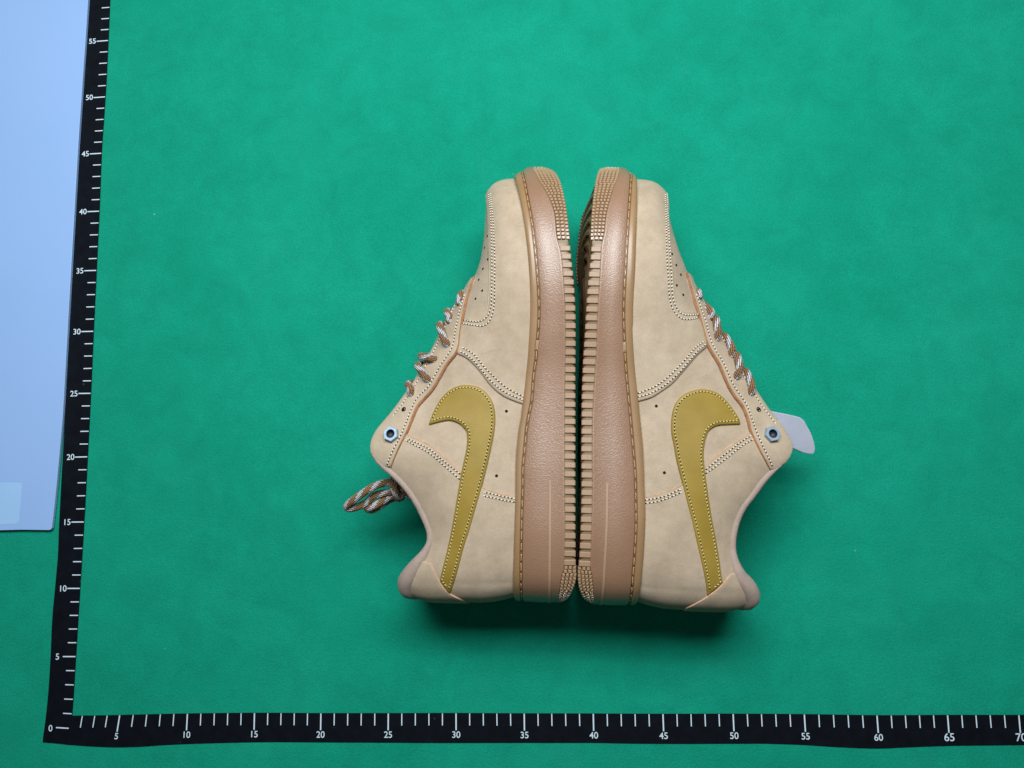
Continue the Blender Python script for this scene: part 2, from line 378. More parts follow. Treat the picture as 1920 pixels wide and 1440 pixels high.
SHOE_R = dict(
 top=[(0, 11.4), (0.4, 11.8), (0.8, 11.86), (1.2, 11.72), (1.71, 11.37), (2.25, 10.85), (2.92, 10.38), (3.56, 10.11), (4.37, 10.02), (5.19, 10.1), (6.09, 10.33), (6.92, 10.73), (7.68, 11.29), (8.61, 11.94), (9.37, 12.59), (10.06, 13.28), (10.67, 13.6), (11.1, 13.6), (11.52, 13.4), (12.11, 13.12), (13.0, 12.45), (14.0, 11.75), (15, 11.1), (16.0, 10.5), (17.2, 9.8), (18.2, 9.3), (19.3, 8.75), (20.4, 8.2), (21.2, 7.75), (21.93, 7.42), (22.77, 7.0), (23.48, 6.65), (24.4, 6.35), (25.4, 6.05), (26.4, 5.84), (27.4, 5.72), (28.2, 5.62), (28.8, 5.35), (29.3, 4.95), (29.65, 4.2), (29.75, 3.6)],
 hs=[(0.0, 3.93), (0.71, 3.93), (2.49, 3.97), (4.09, 4.03), (6.08, 4.07), (7.27, 4.01), (8.88, 3.93), (9.27, 3.91), (10.49, 3.84), (12.11, 3.65), (13.74, 3.45), (15.77, 3.19), (17.77, 3.0), (18.21, 3.01), (19.98, 2.99), (21.78, 3.04), (23.66, 3.07), (25.69, 3.13), (27.41, 3.2), (28.79, 3.24), (29.75, 3.3)],
 groove=[(0.47, 3.45), (2.06, 3.44), (3.67, 3.49), (5.26, 3.53), (6.85, 3.5), (8.85, 3.41), (10.23, 3.28), (12.1, 3.08), (13.73, 2.89), (15.75, 2.66), (17.75, 2.49), (19.08, 2.42), (20.41, 2.42), (21.96, 2.47), (23.46, 2.52), (25.36, 2.62), (27.4, 2.78), (29.22, 2.96)],
 tread=[(0.24, 1.15), (1.69, 0.97), (2.35, 0.86), (2.92, 0.76), (5.55, 0.76), (7.56, 0.75), (9.57, 0.69), (12.02, 0.65), (13.66, 0.69), (15.7, 0.75), (16.12, 0.79), (18.16, 0.77), (19.48, 0.8), (20.82, 0.85), (22.2, 0.88), (23.23, 0.92), (24.01, 1.07), (25.33, 1.19), (26.42, 1.42), (27.63, 1.72), (28.61, 2.04), (30.42, 2.32)],
 bottom=[(0.1, 1.09), (0.57, 0.44), (1.31, 0.1), (1.9, -0.01), (2.72, -0.04), (3.93, 0.0), (6.32, 0.02), (8.72, -0.02), (9.55, -0.06), (11.99, -0.1), (13.63, -0.13), (15.68, -0.11), (17.69, -0.05), (18.14, -0.04), (19.91, 0.01), (21.26, 0.09), (22.65, 0.19), (23.89, 0.18), (25.63, 0.23), (27.22, 0.37), (28.42, 0.52), (29.85, 0.86), (30.35, 1.3)],
 mud_top=[(28.63, 5.71), (26.29, 5.39), (24.56, 5.32), (23.08, 5.36), (21.85, 5.48), (20.74, 5.57), (19.76, 5.79), (19.28, 6.3), (19.37, 7.24)],
 mud_s1=[(28.13, 5.38), (26.43, 5.25), (24.98, 5.23), (23.67, 5.25), (22.29, 5.33), (21.18, 5.42), (20.27, 5.5), (19.57, 5.74), (19.09, 6.3), (19.29, 7.4)],
 mud_s2=[(27.78, 5.17), (26.33, 5.1), (24.04, 5.06), (22.25, 5.11), (21.15, 5.22), (20.24, 5.29), (19.36, 5.55), (18.83, 6.1), (18.82, 6.7), (19.04, 7.33)],
 mud_rear=[(17.23, 8.03), (16.64, 7.38), (16.0, 6.86), (15.39, 6.36), (14.7, 5.78), (14.18, 5.13), (13.7, 4.4), (13.42, 3.51)],
 rear_s1=[(17.3, 7.89), (16.76, 7.29), (16.12, 6.77), (15.29, 6.1), (14.64, 5.45), (14.16, 4.8), (13.81, 4.15), (13.63, 3.54)],
 rear_s2=[(17.46, 7.75), (16.95, 7.11), (16.28, 6.59), (15.62, 6.01), (14.93, 5.36), (14.36, 4.63), (14.05, 3.98), (13.87, 3.53)],
 eye=[(22.11, 6.56), (21.19, 6.87), (20.25, 7.16), (19.42, 7.46), (18.36, 7.72), (17.38, 8.02), (16.75, 8.38), (16.1, 8.81), (15.35, 9.16), (14.61, 9.5), (13.95, 9.93), (13.3, 10.45), (12.47, 10.75), (11.79, 10.87), (11.05, 11.17), (10.24, 11.58), (9.37, 12.14)],
 eye_s=[(20.75, 7.17), (19.84, 7.53), (18.77, 7.9), (17.63, 8.18), (16.9, 8.55), (16.25, 8.99), (15.52, 9.36), (14.69, 9.75), (13.77, 10.4), (13.15, 10.75), (12.31, 11.0), (11.64, 11.22), (10.74, 11.59), (9.62, 12.21)],
 counter=[(11.63, 10.91), (11.13, 10.15), (10.56, 9.29), (10.04, 8.63), (9.4, 7.97), (8.94, 7.48), (8.14, 6.51), (7.77, 5.7), (7.46, 4.9), (7.22, 4.06)],
 c_s1=[(11.42, 10.94), (11.01, 10.23), (10.4, 9.46), (9.8, 8.71), (9.16, 7.93)],
 c_s2=[(11.21, 11.05), (10.76, 10.31), (10.16, 9.54), (9.56, 8.8), (8.91, 7.93)],
 c_s3=[(7.87, 6.39), (7.61, 5.87), (7.31, 5.23), (7.06, 4.1)],
 c_s4=[(7.67, 6.44), (7.33, 5.71), (7.01, 4.91), (6.87, 4.14)],
 tab=[(2.57, 9.65), (2.12, 9.32), (1.62, 8.85), (1.18, 8.31), (0.81, 7.79), (0.35, 7.08)],
 swoosh=[(12.14, 10.18), (12.51, 10.11), (13.17, 9.68), (13.81, 9.12), (14.19, 8.52), (14.32, 7.82), (14.24, 7.22), (13.95, 6.55), (13.48, 6.06), (12.97, 5.82), (12.22, 5.7), (11.4, 5.71), (10.59, 5.88), (9.65, 6.05), (8.56, 6.34), (7.2, 6.69), (6.01, 7.03), (4.58, 7.39), (3.39, 7.71), (2.26, 8.01), (1.22, 8.24), (2.08, 9.2), (2.36, 9.1), (3.72, 8.85), (4.85, 8.62), (5.97, 8.37), (7.25, 8.13), (8.78, 7.89), (9.84, 7.76), (10.66, 7.8), (11.24, 7.93), (11.66, 8.14), (11.98, 8.65), (12.07, 9.33)],
 vents=[(13.09, 4.73), (8.84, 5.3)],
 perf=[(23.09, 5.57), (22.38, 5.87), (21.85, 6.23), (21.01, 5.91), (20.48, 6.39)],
 eyelet=[(13.15, 11.48)],
 nut=[(11.50, 12.20)],
 lace_ends=[(20.74, 7.6), (19.36, 8.41), (17.89, 8.81), (16.82, 9.81), (15.32, 10.11), (14.34, 11.12)],
 rib=[(8.18, 1.66), (5.59, 1.68), (2.79, 1.62), (0.1, 1.6)],
 cut=(20,21), nut_turn=.28,
 laces= [[(20.64, 7.52, 7.69), (20.82, 7.61, 7.74), (21.19, 7.62, 7.14)], [(19.28, 8.34, 7.33), (19.78, 8.45, 7.38), (20.48, 7.97, 6.78)], [(17.8, 8.75, 7.71), (18.63, 8.83, 7.76), (19.33, 8.83, 7.16)], [(16.76, 9.75, 7.34), (17.48, 9.8, 7.39), (18.24, 9.47, 6.79)], [(15.28, 10.05, 7.73), (16.12, 10.28, 7.78), (16.9, 10.18, 7.18)], [(14.28, 11.06, 7.43), (15.01, 11.08, 7.48), (15.84, 10.86, 6.88)]],
)
# ---------------------------------------------------------------- shoe builder
def dedupe_curve(pts, n=6): return catmull(pts, n)
OUT = catmull(MED+LAT, 10, True)
OUT = [tuple(p) for p in resample([(*p, 0) for p in OUT]+[(*OUT[0], 0)], .22)][:-1]
def outline_frame():
    n = len(OUT); fr = []
    for i, p in enumerate(OUT):
        a, b = OUT[i-1], OUT[(i+1) % n]; t = Vector((b[0]-a[0], b[1]-a[1])).normalized()
        fr.append((p[0], p[1], t, Vector((-t.y, t.x))))      # medial runs heel->toe at high W, outward = left of travel
    return fr
OFR = outline_frame()
B_L, B_R = Table(SHOE_L['bottom']), Table(SHOE_R['bottom'])
def lean_in(L):
    """lower sole edges touch each other, the upper edges stand apart"""
    return max(0., min(.5, .5*(.05+.0293*L+B_L(L)+B_R(L))-.06-.06))*smooth(.8, 4, L)*smooth(25.5, 21.5, L)
TOE = lambda L: .55*smooth(28.6, 30.3, L)
BLOCK = None
def block_mesh():
    """rounded lug, unit size"""
    global BLOCK
    if BLOCK is None:
        bm = bmesh.new(); bmesh.ops.create_cube(bm, size=1)
        bmesh.ops.bevel(bm, geom=list(bm.edges), offset=.09, segments=1, affect='EDGES')
        BLOCK = bpy.data.meshes.new("tread_block"); bm.to_mesh(BLOCK); bm.free(); BLOCK.materials.append(M['tread'])
    return BLOCK
def inside(P, poly):
    x, y = P[:, 0], P[:, 1]; c = np.zeros(len(P), bool); n = len(poly)
    for i in range(n):
        x1, y1 = poly[i]; x2, y2 = poly[(i+1) % n]
        if y1 == y2: continue
        c ^= ((y1 > y) != (y2 > y)) & (x < (x2-x1)*(y-y1)/(y2-y1)+x1)
    return c
def edge_dist(P, poly):
    d = np.full(len(P), 1e9); n = len(poly)
    for i in range(n):
        a = np.array(poly[i]); b = np.array(poly[(i+1) % n]); ab = b-a; L2 = ab@ab
        if L2 < 1e-12: continue
        t = np.clip(((P-a)@ab)/L2, 0, 1); q = a+t[:, None]*ab
        d = np.minimum(d, np.hypot(*(P-q).T))
    return d
SA, SQ = 47., 9.
class Shoe:
    def __init__(self, data, s, loc, e, label, cat, group):
        self.d = data; self.s = s
        top = [(L, H-(.2*smooth(10.2, 8.8, L)+.12*smooth(3.5, 1.8, L))) for L, H in data['top']]
        self.f = ShoeForm(top, data['hs'])
        self.tb = {k: Table(data[k]) for k in ('groove', 'tread', 'bottom', 'hs')}
        self.root = bpy.data.objects.new("sneaker", None); COL.objects.link(self.root)
        self.root.empty_display_size = .03
        self.root.location = (loc[0]*CM, loc[1]*CM, 0); self.root.rotation_euler = (0, 0, -math.atan2(e[0], e[1]))
        tag(self.root, label, cat, group)
    def X(self, p): return (self.s*p[1], p[0], p[2])
    def m(self, name, V, F, mat, parent=None, smooth=True, auto=None, kind=None):
        if self.s > 0: F = [tuple(reversed(f)) for f in F]
        o = mesh(name, [self.X(v) for v in V], F, mat, parent or self.root, smooth, auto)
        if kind: o['kind'] = kind
        return o
    # --- sole -------------------------------------------------------------
    def ring_part(self, name, rows, mat, kind=None, auto=35):
        """rows: list of fn(L) -> (H, outward offset)"""
        n = len(OFR); V = []; F = []
        for fn in rows:
            for (L, W, t, nn) in OFR:
                H, o = fn(L); o -= TOE(L)*max(0., (H-self.tb['tread'](L))/(self.tb['hs'](L)-self.tb['tread'](L)))**2.2; V.append((L+nn.x*o, H, W+nn.y*o))
        for r in range(len(rows)-1):
            for i in range(n):
                j = (i+1) % n; F.append((r*n+i, r*n+j, (r+1)*n+j, (r+1)*n+i))
        return self.m(name, V, F, mat, None, True, auto)
    def sole(self):
        g, tr, bo, hs = (self.tb[k] for k in ('groove', 'tread', 'bottom', 'hs'))
        self.ring_part("midsole", [lambda L: (tr(L)-.03, -.30), lambda L: (tr(L)-.03, -.03), lambda L: (tr(L)+.02, .015), lambda L: (tr(L)+.1, .02),
            lambda L: (tr(L)+.14, 0), lambda L: (.5*(tr(L)+g(L)), .02), lambda L: (g(L)-.16, -.02), lambda L: (g(L)-.1, -.06), lambda L: (g(L)-.08, -.3)], M['sidewall'])
        self.ring_part("welt_channel", [lambda L: (g(L)-.1, -.17), lambda L: (g(L)+.1, -.17)], M['groove'])
        self.ring_part("welt", [lambda L: (g(L)+.07, -.3), lambda L: (g(L)+.075, -.09), lambda L: (g(L)+.12, -.035), lambda L: (.5*(g(L)+hs(L)), -.03),
            lambda L: (hs(L)-.06, -.06), lambda L: (hs(L)+.02, -.13), lambda L: (hs(L)+.05, -.2), lambda L: (hs(L)+.03, -.75)], M['welt'])
        bo0 = bo; bo = lambda L, W=9.: bo0(L)-max((.7 if self.s > 0 else .2)*smooth(19.5, 25, L)*smooth(30.3, 28., L)*smooth(9.4, 1.5, W), lean_in(L)*smooth(9.2, 4.5, W))
        # outsole: recessed wall behind the lugs and a ridged bottom
        n = len(OFR); V = []; F = []
        zone = lambda L: smooth(2.6, 3., L)*smooth(23.6, 23.3, L)
        rows = [lambda L: (tr(L)+.02, -.13+.06*zone(L)), lambda L: (max(bo(L)+.2, min(tr(L), bo(L)+.3)), -.13+.06*zone(L)), lambda L: (bo(L)+.13, -.15), lambda L: (bo(L)+.09, -.26)]
        for fn in rows:
            for (L, W, t, nn) in OFR:
                H, o = fn(L); H += bo(L, W)-bo0(L) if fn is not rows[0] else 0; V.append((L+nn.x*o, H, W+nn.y*o))
        R = 40
        for k in range(R):
            u = (k+.6)/R
            for (L, W, t, nn) in OFR:
                L0, W0 = L-nn.x*.26, W-nn.y*.26
                Lc = min(max(L, 4.2), 25.); Wc = .5*(T_MED(Lc)+T_LAT(Lc))
                x = L0+(Lc-L0)*u; w = W0+(Wc-W0)*u
                dd = math.hypot(x-21.5, w-5.3) if x > 13.5 else math.hypot(x-6., w-4.8)
                h = .09+.17*smooth(-.25, .25, math.sin(2*math.pi*dd/.85)) if .9 < dd < 9 else .1
                V.append((x, bo(x, w)+h, w))
        for r in range(len(rows)+R-1):
            for i in range(n):
                j = (i+1) % n; F.append((r*n+i, (r+1)*n+i, (r+1)*n+j, r*n+j))
        self.m("outsole", V, F, M['outsole'], None, True, 40)
        # lugs along the visible edge
        arc = resample([(L, W, 0) for (L, W, t, nn) in OFR if W > 4.8 and 0 <= L], .02)
        pitch = .555; L0 = 2.95; nxt = L0; prev = arc[0]; run = 0
        last = None
        for i in range(1, len(arc)-1):
            p = arc[i]
            if p[0] < nxt or p[0] > 23.45: continue
            t = (arc[i+1]-arc[i-1]).normalized(); nn = Vector((-t.y, t.x))
            L, W = p[0], p[1]; h0, h1 = bo(L)+.05, tr(L)-.01
            o = bpy.data.objects.new("tread_block", block_mesh()); COL.objects.link(o); o.parent = self.root
            c = (L-nn.x*.17, .5*(h0+h1), W-nn.y*.17)
            ax = [Vector(self.X((t.x, 0, t.y))), Vector(self.X((0, 1, 0))), Vector(self.X((nn.x, 0, nn.y)))]
            if ax[0].cross(ax[1]).dot(ax[2]) < 0: ax[0] = -ax[0]
            rot = Matrix((ax[0], ax[1], ax[2])).transposed().to_4x4()
            o.matrix_local = Matrix.Translation(Vector(self.X(c))*CM) @ rot @ Matrix.Diagonal((.355*CM, (h1-h0)*CM, .40*CM, 1))
            nxt += pitch
        # studs at toe and heel
        V = []; F = []
        per = [(L, W, t, nn) for (L, W, t, nn) in OFR]
        seg = resample([(p[0], p[1], 0) for p in per]+[(per[0][0], per[0][1], 0)], .265)
        N = len(seg)-1
        for i in range(N):
            p = seg[i]; L, W = p[0], p[1]
            if 2.85 < L < 23.5: continue
            a, b = seg[i-1 if i else N-1], seg[(i+1) % N]; t = (b-a).normalized(); nn = Vector((-t.y, t.x))
            h0, h1 = bo(L, W)-.02, tr(L)-.02
            nr = max(3, round((h1-h0)/.25)); dh = (h1-h0)/nr
            for k in range(nr):
                hc = h0+(k+.5)*dh; j = len(V); u = .113; hh = dh*.43
                lift = -.10-.06*(k == 0)
                for (du, dhh, do) in ((-u, -hh, 0), (u, -hh, 0), (u, hh, 0), (-u, hh, 0), (-u*.68, -hh*.68, .13), (u*.68, -hh*.68, .13), (u*.68, hh*.68, .13), (-u*.68, hh*.68, .13)):
                    o = lift+do
                    V.append((L+t.x*du+nn.x*o, hc+dhh, W+t.y*du+nn.y*o))
                F += [(j+4, j+5, j+6, j+7), (j, j+1, j+5, j+4), (j+1, j+2, j+6, j+5), (j+2, j+3, j+7, j+6), (j+3, j, j+4, j+7)]
        self.m("tread_studs", V, F, M['studs'], None, False, None, 'stuff')
        # moulded line at the heel
        rib = [p for p in resample([(*q, 0) for q in self.d['rib']], .2)]
        V = []; F = []
        RL = Table([(p[0], p[1]) for p in rib])
        path = [q for q in OFR if q[1] > 3. and q[0] < self.d['rib'][0][0] and (q[1] > 4.8 or q[0] < .5)]
        path.sort(key=lambda q: math.atan2(q[1]-4.8, 4.-q[0]))
        for (L, W, t, nn) in path:
            for (dh, o) in ((-.1, -.03), (-.075, .06), (.075, .06), (.1, -.03)):
                V.append((L+nn.x*o, RL(L)+dh, W+nn.y*o))
        for i in range(len(path)-1):
            for k in range(3): F.append((4*i+k, 4*i+k+1, 4*i+k+5, 4*i+k+4))
        F += [(0, 1, 2, 3)]; e = 4*(len(path)-1); F.append((e, e+1, e+2, e+3))
        self.m("heel_rib", V, F, M['tread'], None, True, 35)
        # thread lying in the welt channel
        V = []; F = []
        loop = resample([(L-nn.x*(.13+.22*smooth(28.6, 30.3, L)), g(L), W-nn.y*(.13+.22*smooth(28.6, 30.3, L))) for (L, W, t, nn) in OFR], .04)
        i = 0; step = 17
        rnd = random.Random(3)
        while i+step < len(loop):
            m = step-3+rnd.randint(-2, 1)
            q = loop[i:i+m+1]; r = [.015+.028*math.sin(math.pi*min(1, max(0, (k+.6)/(m+1))))**.5 for k in range(m+1)]
            q = [Vector(p)+Vector((0, .012*math.sin(k*1.1), 0)) for k, p in enumerate(q)]
            v, f, _ = tube_data(q[::2], r[::2], 6); b = len(V); V += v; F += [tuple(x+b for x in ff) for ff in f]
            i += step
        self.m("welt_stitching", V, F, M['gold'], None, True, None, 'stuff')
    # --- upper ------------------------------------------------------------
    def upper(self):
        f = self.f; NA, NQ = 150, 44; V = []; F = []; I = {}
        qs = [-.12+.12*k/3 for k in range(3)]+[k/(NQ-3) for k in range(NQ-2)]
        for sd in (1, -1):
            for i in range(NA+1):
                for j, q in enumerate(qs):
                    I[sd, i, j] = len(V); V.append(f.P(i/NA, q, sd))
            for i in range(NA):
                for j in range(len(qs)-1):
                    q = (I[sd, i, j], I[sd, i+1, j], I[sd, i+1, j+1], I[sd, i, j+1])
                    F.append(q if sd > 0 else q[::-1])
        o = self.m("upper", V, F, M['nubuck'])
        bm = bmesh.new(); bm.from_mesh(o.data); bmesh.ops.remove_doubles(bm, verts=bm.verts, dist=2e-5)
        bmesh.ops.recalc_face_normals(bm, faces=bm.faces); bm.to_mesh(o.data); bm.free()
        # inner lining: same form set inwards, joined to the rim
        V = []; F = []; I = {}
        ns = [.35+.65*k/12 for k in range(13)]
        for sd in (1, -1):
            for i in range(0, NA+1, 2):
                a = i/NA; L = LMAX*(.5-.5*math.cos(math.pi*a))
                if L > 21.4: continue
                for j in range(14):
                    q = ns[min(j, 12)]; p = Vector(f.P(a, q, sd)); nn = Vector(f.N(a, min(q, .97), sd))
                    off = -.3 if j < 13 else 0
                    I[sd, i, j] = len(V); V.append(tuple(p+nn*off))
        ks = sorted({k[1] for k in I})
        for sd in (1, -1):
            for a, b in zip(ks, ks[1:]):
                for j in range(13): F.append((I[sd, a, j], I[sd, b, j], I[sd, b, j+1], I[sd, a, j+1]))
        self.m("lining", V, F, M['lining'])
    def panel(self, name, pts, mat, base, thick, r=.14, side=1, parent=None, step=.32):
        """pts in (a,q); raised patch that follows the upper"""
        f = self.f
        P = [Vector((a*SA, q*SQ, 0)) for a, q in pts]
        P = resample(P+[P[0]], .11)[:-1]; poly = [(p.x, p.y) for p in P]
        area = sum(poly[i-1][0]*poly[i][1]-poly[i][0]*poly[i-1][1] for i in range(len(poly)))
        if area < 0: poly.reverse()
        n = len(poly); ring = []
        for i in range(n):
            t = Vector((poly[(i+1) % n][0]-poly[i-1][0], poly[(i+1) % n][1]-poly[i-1][1])).normalized(); nn = (-t.y, t.x)
            for k, rr in enumerate((.25*r, .6*r, r)):
                if k == 1 and i % 2: continue
                ring.append((poly[i][0]+nn[0]*rr, poly[i][1]+nn[1]*rr, rr))
        A = np.array(ring); ok = inside(A[:, :2], poly); dd = edge_dist(A[:, :2], poly); ok &= dd > .85*A[:, 2]
        cand = [tuple(p) for p in A[ok][:, :2]]
        xs = np.arange(min(p[0] for p in poly), max(p[0] for p in poly), step); ys = np.arange(min(p[1] for p in poly), max(p[1] for p in poly), step)
        Gd = np.array([(x+(.5*step if k % 2 else 0), y) for k, y in enumerate(ys) for x in xs])
        if len(Gd):
            ok = inside(Gd, poly); Gd = Gd[ok]
            if len(Gd): Gd = Gd[edge_dist(Gd, poly) > r*1.25]; cand += [tuple(p) for p in Gd]
        co = [Vector(p) for p in poly]+[Vector(p) for p in cand]
        res = delaunay_2d_cdt(co, [], [list(range(n))], 1, 1e-5)
        vs, fs = res[0], res[2]; orig = res[3]
        W = np.array([(v.x, v.y) for v in vs]); dist = edge_dist(W, poly)
        V = []; onb = {}
        for i, v in enumerate(vs):
            a, q = v.x/SA, v.y/SQ; x = min(1., dist[i]/r)
            off = base+thick*(.4+.6*math.sqrt(max(0, 1-(1-x)**2)))
            p = Vector(f.P(a, q, side)); nn = Vector(f.N(a, q, side)); V.append(tuple(p+nn*off))
        F = [tuple(t) for t in fs]
        # skirt
        bidx = []
        for k in range(n):
            c = [i for i, o in enumerate(orig) if k in o]
            bidx.append(c[0] if c else None)
        sk = {}
        for k in range(n):
            i = bidx[k]
            if i is None: continue
            a, q = vs[i].x/SA, vs[i].y/SQ; p = Vector(f.P(a, q, side)); nn = Vector(f.N(a, q, side))
            sk[k] = len(V); V.append(tuple(p+nn*-.06))
        for k in range(n):
            k2 = (k+1) % n
            if k in sk and k2 in sk: F.append((bidx[k], sk[k], sk[k2], bidx[k2]))
        if side < 0: F = [t[::-1] for t in F]
        return self.m(name, V, F, mat, parent)
    def on(self, L, H, off=0., side=1):
        a, q = self.f.inv(L, H); return Vector(self.f.P(a, q, side))+Vector(self.f.N(a, q, side))*off
    def nrm(self, L, H): return Vector(self.f.N(*self.f.inv(L, H)))
    def curve_on(self, pts, off, step, dense=8):
        return resample([self.on(L, H, off) for L, H in catmull(pts, dense)], step)
    def stitch(self, rows, off, mat, parent, pitch=.235, name="stitching"):
        """rows of thread dashes with needle holes between"""
        V = []; F = []; HV = []; HF = []; rnd = random.Random(5)
        for pts in rows:
            fine = [(L, H) for L, H in catmull(pts, 8)]
            P3 = [self.on(L, H, off) for L, H in fine]; N3 = [self.nrm(L, H) for L, H in fine]
            d = [0.]
            for a, b in zip(P3, P3[1:]): d.append(d[-1]+(b-a).length)
            n = max(2, round(d[-1]/pitch))
            at = lambda x: (Vector([interp(x, d, [p[c] for p in P3]) for c in range(3)]), Vector([interp(x, d, [p[c] for p in N3]) for c in range(3)]).normalized())
            for k in range(n):
                x = d[-1]*(k+.5)/n+rnd.uniform(-.01, .01); p, nn = at(x); q, _ = at(min(d[-1], x+.03)); o, _ = at(max(0, x-.03))
                t = (q-o).normalized(); w = nn.cross(t).normalized(); b = len(V)
                tw = w*.018
                hl, r = .33*pitch, .047
                for (u, rr) in ((-1, .35), (-.45, 1), (.45, 1), (1, .35)):
                    c = p+t*(hl*u)+tw*u+nn*(.012 if abs(u) < .9 else -.012)
                    for m in range(6):
                        an = math.pi*2*m/6; V.append(tuple(c+(w*math.cos(an)+nn*math.sin(an)*.8)*r*rr))
                for i in range(3):
                    for m in range(6): F.append((b+i*6+m, b+i*6+(m+1) % 6, b+i*6+6+(m+1) % 6, b+i*6+6+m))
                F += [tuple(b+m for m in range(6)), tuple(b+18+m for m in range(6))]
                ph, nh = at(min(d[-1], x+.5*d[-1]/n)); c = len(HV)
                for m in range(6):
                    an = math.pi*2*m/6; HV.append(tuple(ph+(w*math.cos(an)*.058+t*math.sin(an)*.066)-nh*.012))
                HV.append(tuple(ph+nh*.02)); HF += [(c+m, c+(m+1) % 6, c+6) for m in range(6)]
        s = self.m(name, V, F, mat, parent, True, None, 'stuff')
        self.m("needle_holes", HV, HF, M['hole'], parent, False, None, 'stuff')
        return s
    def edge_strip(self, name, pts, w, h, base, mat, parent, shift=0.):
        """raised raw-cut edge of a panel: half-round strip lying on the upper"""
        fine = catmull(pts, 8); P = resample([self.on(L, H, base) for L, H in fine], .12); V = []; F = []
        d = [0.]; P3 = [self.on(L, H, base) for L, H in fine]; N3 = [self.nrm(L, H) for L, H in fine]
        for a, b in zip(P3, P3[1:]): d.append(d[-1]+(b-a).length)
        n = len(P); rnd = random.Random(11)
        for i, p in enumerate(P):
            x = d[-1]*i/(n-1); nn = Vector([interp(x, d, [q[c] for q in N3]) for c in range(3)]).normalized()
            t = (P[min(n-1, i+1)]-P[max(0, i-1)]).normalized(); s = nn.cross(t).normalized()
            j = 1+rnd.uniform(-.10, .10); end = .35+.65*min(1, 4*i/n, 4*(n-1-i)/n)
            for (u, z) in ((-1, -.6), (-.8, .5), (-.25, 1), (.35, .9), (.85, .4), (1, -.6)):
                V.append(tuple(p+s*(u*.5*w*j*end+shift)+nn*(h*z)))
        for i in range(n-1):
            for k in range(5): F.append((6*i+k, 6*i+k+1, 6*i+k+7, 6*i+k+6))
        return self.m(name, V, F, mat, parent)
    def dots(self, pts, r, off, mat, name, parent=None, rim=None):
        for L, H in pts:
            p = self.on(L, H, off); nn = self.nrm(L, H); t = nn.orthogonal().normalized(); w = nn.cross(t); V = []; F = []
            for (rr, z) in ((1.25, -.015), (1.0, .012), (.75, -.004)):
                for m in range(10):
                    a = 2*math.pi*m/10; V.append(tuple(p+(t*math.cos(a)+w*math.sin(a))*r*rr+nn*z))
            for k in range(2):
                for m in range(10): F.append((k*10+m, k*10+(m+1) % 10, k*10+10+(m+1) % 10, k*10+10+m))
            F.append(tuple(20+m for m in range(10)))
            self.m(name, V, F, mat, parent)
    def build(self):
        d, f = self.d, self.f
        self.sole(); self.upper()
        inv = f.inv; curve = lambda pts, n=6: [inv(L, H) for L, H in catmull(pts, n)]
        aL = lambda L: inv(L, f.hs(L))[0]
        line = lambda L0, L1, q, n=24: [(aL(L0+(L1-L0)*k/n), q) for k in range(n+1)]
        # toe guard / forefoot overlay
        mt, mr = d['mud_top'], [(L-.10, H-.04) for L, H in d['mud_rear']]
        Lr = mr[-1][0]; Lt = mt[0][0]
        toe = [(aL(Lt)+(.985-aL(Lt))*k/8, 1.) for k in range(1, 9)]+[(.985, 1-1.1*k/12) for k in range(1, 13)]
        sole_run = [(.985+(aL(Lr)-.985)*k/60, -.1) for k in range(1, 61)]
        mud = [(aL(Lr), -.1)]+curve(mr[::-1])+[inv((mr[0][0]+mt[-1][0])/2, (mr[0][1]+mt[-1][1])/2+.35)]+curve(mt[::-1])+toe+sole_run
        g1 = self.panel("toe_guard", mud, M['nubuck'], 0, .17, .14)
        self.panel("toe_guard", mud, M['nubuck'], 0, .17, .14, -1)
        self.stitch([d['mud_s1'], d['mud_s2'], d['rear_s1'], d['rear_s2']], .185, M['thread'], g1)
        self.edge_strip("skived_edge_highlight", mt, .07, .045, .10, M['edge'], g1)  # cut edge with a painted highlight along the guard's rim
        # heel counter
        ct = d['counter']; Lc = ct[-1][0]
        cnt = curve(ct)+[(aL(Lc), -.05)]+[(aL(Lc)+(.012-aL(Lc))*k/24, -.05) for k in range(1, 25)]+[(.012, -.05+.98*k/16) for k in range(1, 17)]+line(.1, 9.1, .93, 40)
        c1 = self.panel("heel_counter", cnt, M['nubuck'], 0, .11, .1)
        self.panel("heel_counter", cnt, M['nubuck'], 0, .11, .1, -1)
        self.stitch([d['c_s1'], d['c_s2'], d['c_s3'], d['c_s4']], .125, M['thread'], c1)
        ic = len(ct)-4
        self.edge_strip("cut_edge", ct[:ic], .12, .06, .06, M['rawpale'], c1)
        self.edge_strip("cut_edge", ct[ic:], .10, .06, .06, M['rawpale'], c1)
        # eyestay
        ey = d['eye']; e1 = [ey[0][0], ey[-1][0]]
        est = curve(ey)+line(e1[1]-.05, e1[0]+.25, .985, 60)
        e = self.panel("eyestay", est, M['nubuck'], .11, .11, .13)
        self.panel("eyestay", est, M['nubuck'], .11, .11, .13, -1)
        self.edge_strip("raw_edge", ey, .20, .09, .12, M['raw'], e, 0)
        self.stitch([d['eye_s']], .235, M['thread'], e)
        rim = [(L, f.hs(L)+(f.top(L)-f.hs(L))*.955) for L in [12.2+.8*k for k in range(11)]]
        self.stitch([rim], .235, M['thread'], e)
        # heel tab
        tb = d['tab']; tabp = curve(tb)+[(.012, inv(.05, tb[-1][1])[1])]+[(.012, inv(.05, tb[-1][1])[1]+(.92-inv(.05, tb[-1][1])[1])*k/12) for k in range(1, 13)]+line(.1, tb[0][0]+.25, .92, 12)
        h = self.panel("heel_tab", tabp, M['nubuck'], .1, .1, .12)
        self.panel("heel_tab", tabp, M['nubuck'], .1, .1, .12, -1)
        self.edge_strip("raw_edge", tb, .17, .10, .10, M['rawpale'], h)
        # side stripe
        sw = d['swoosh']; k1, k2 = d['cut']
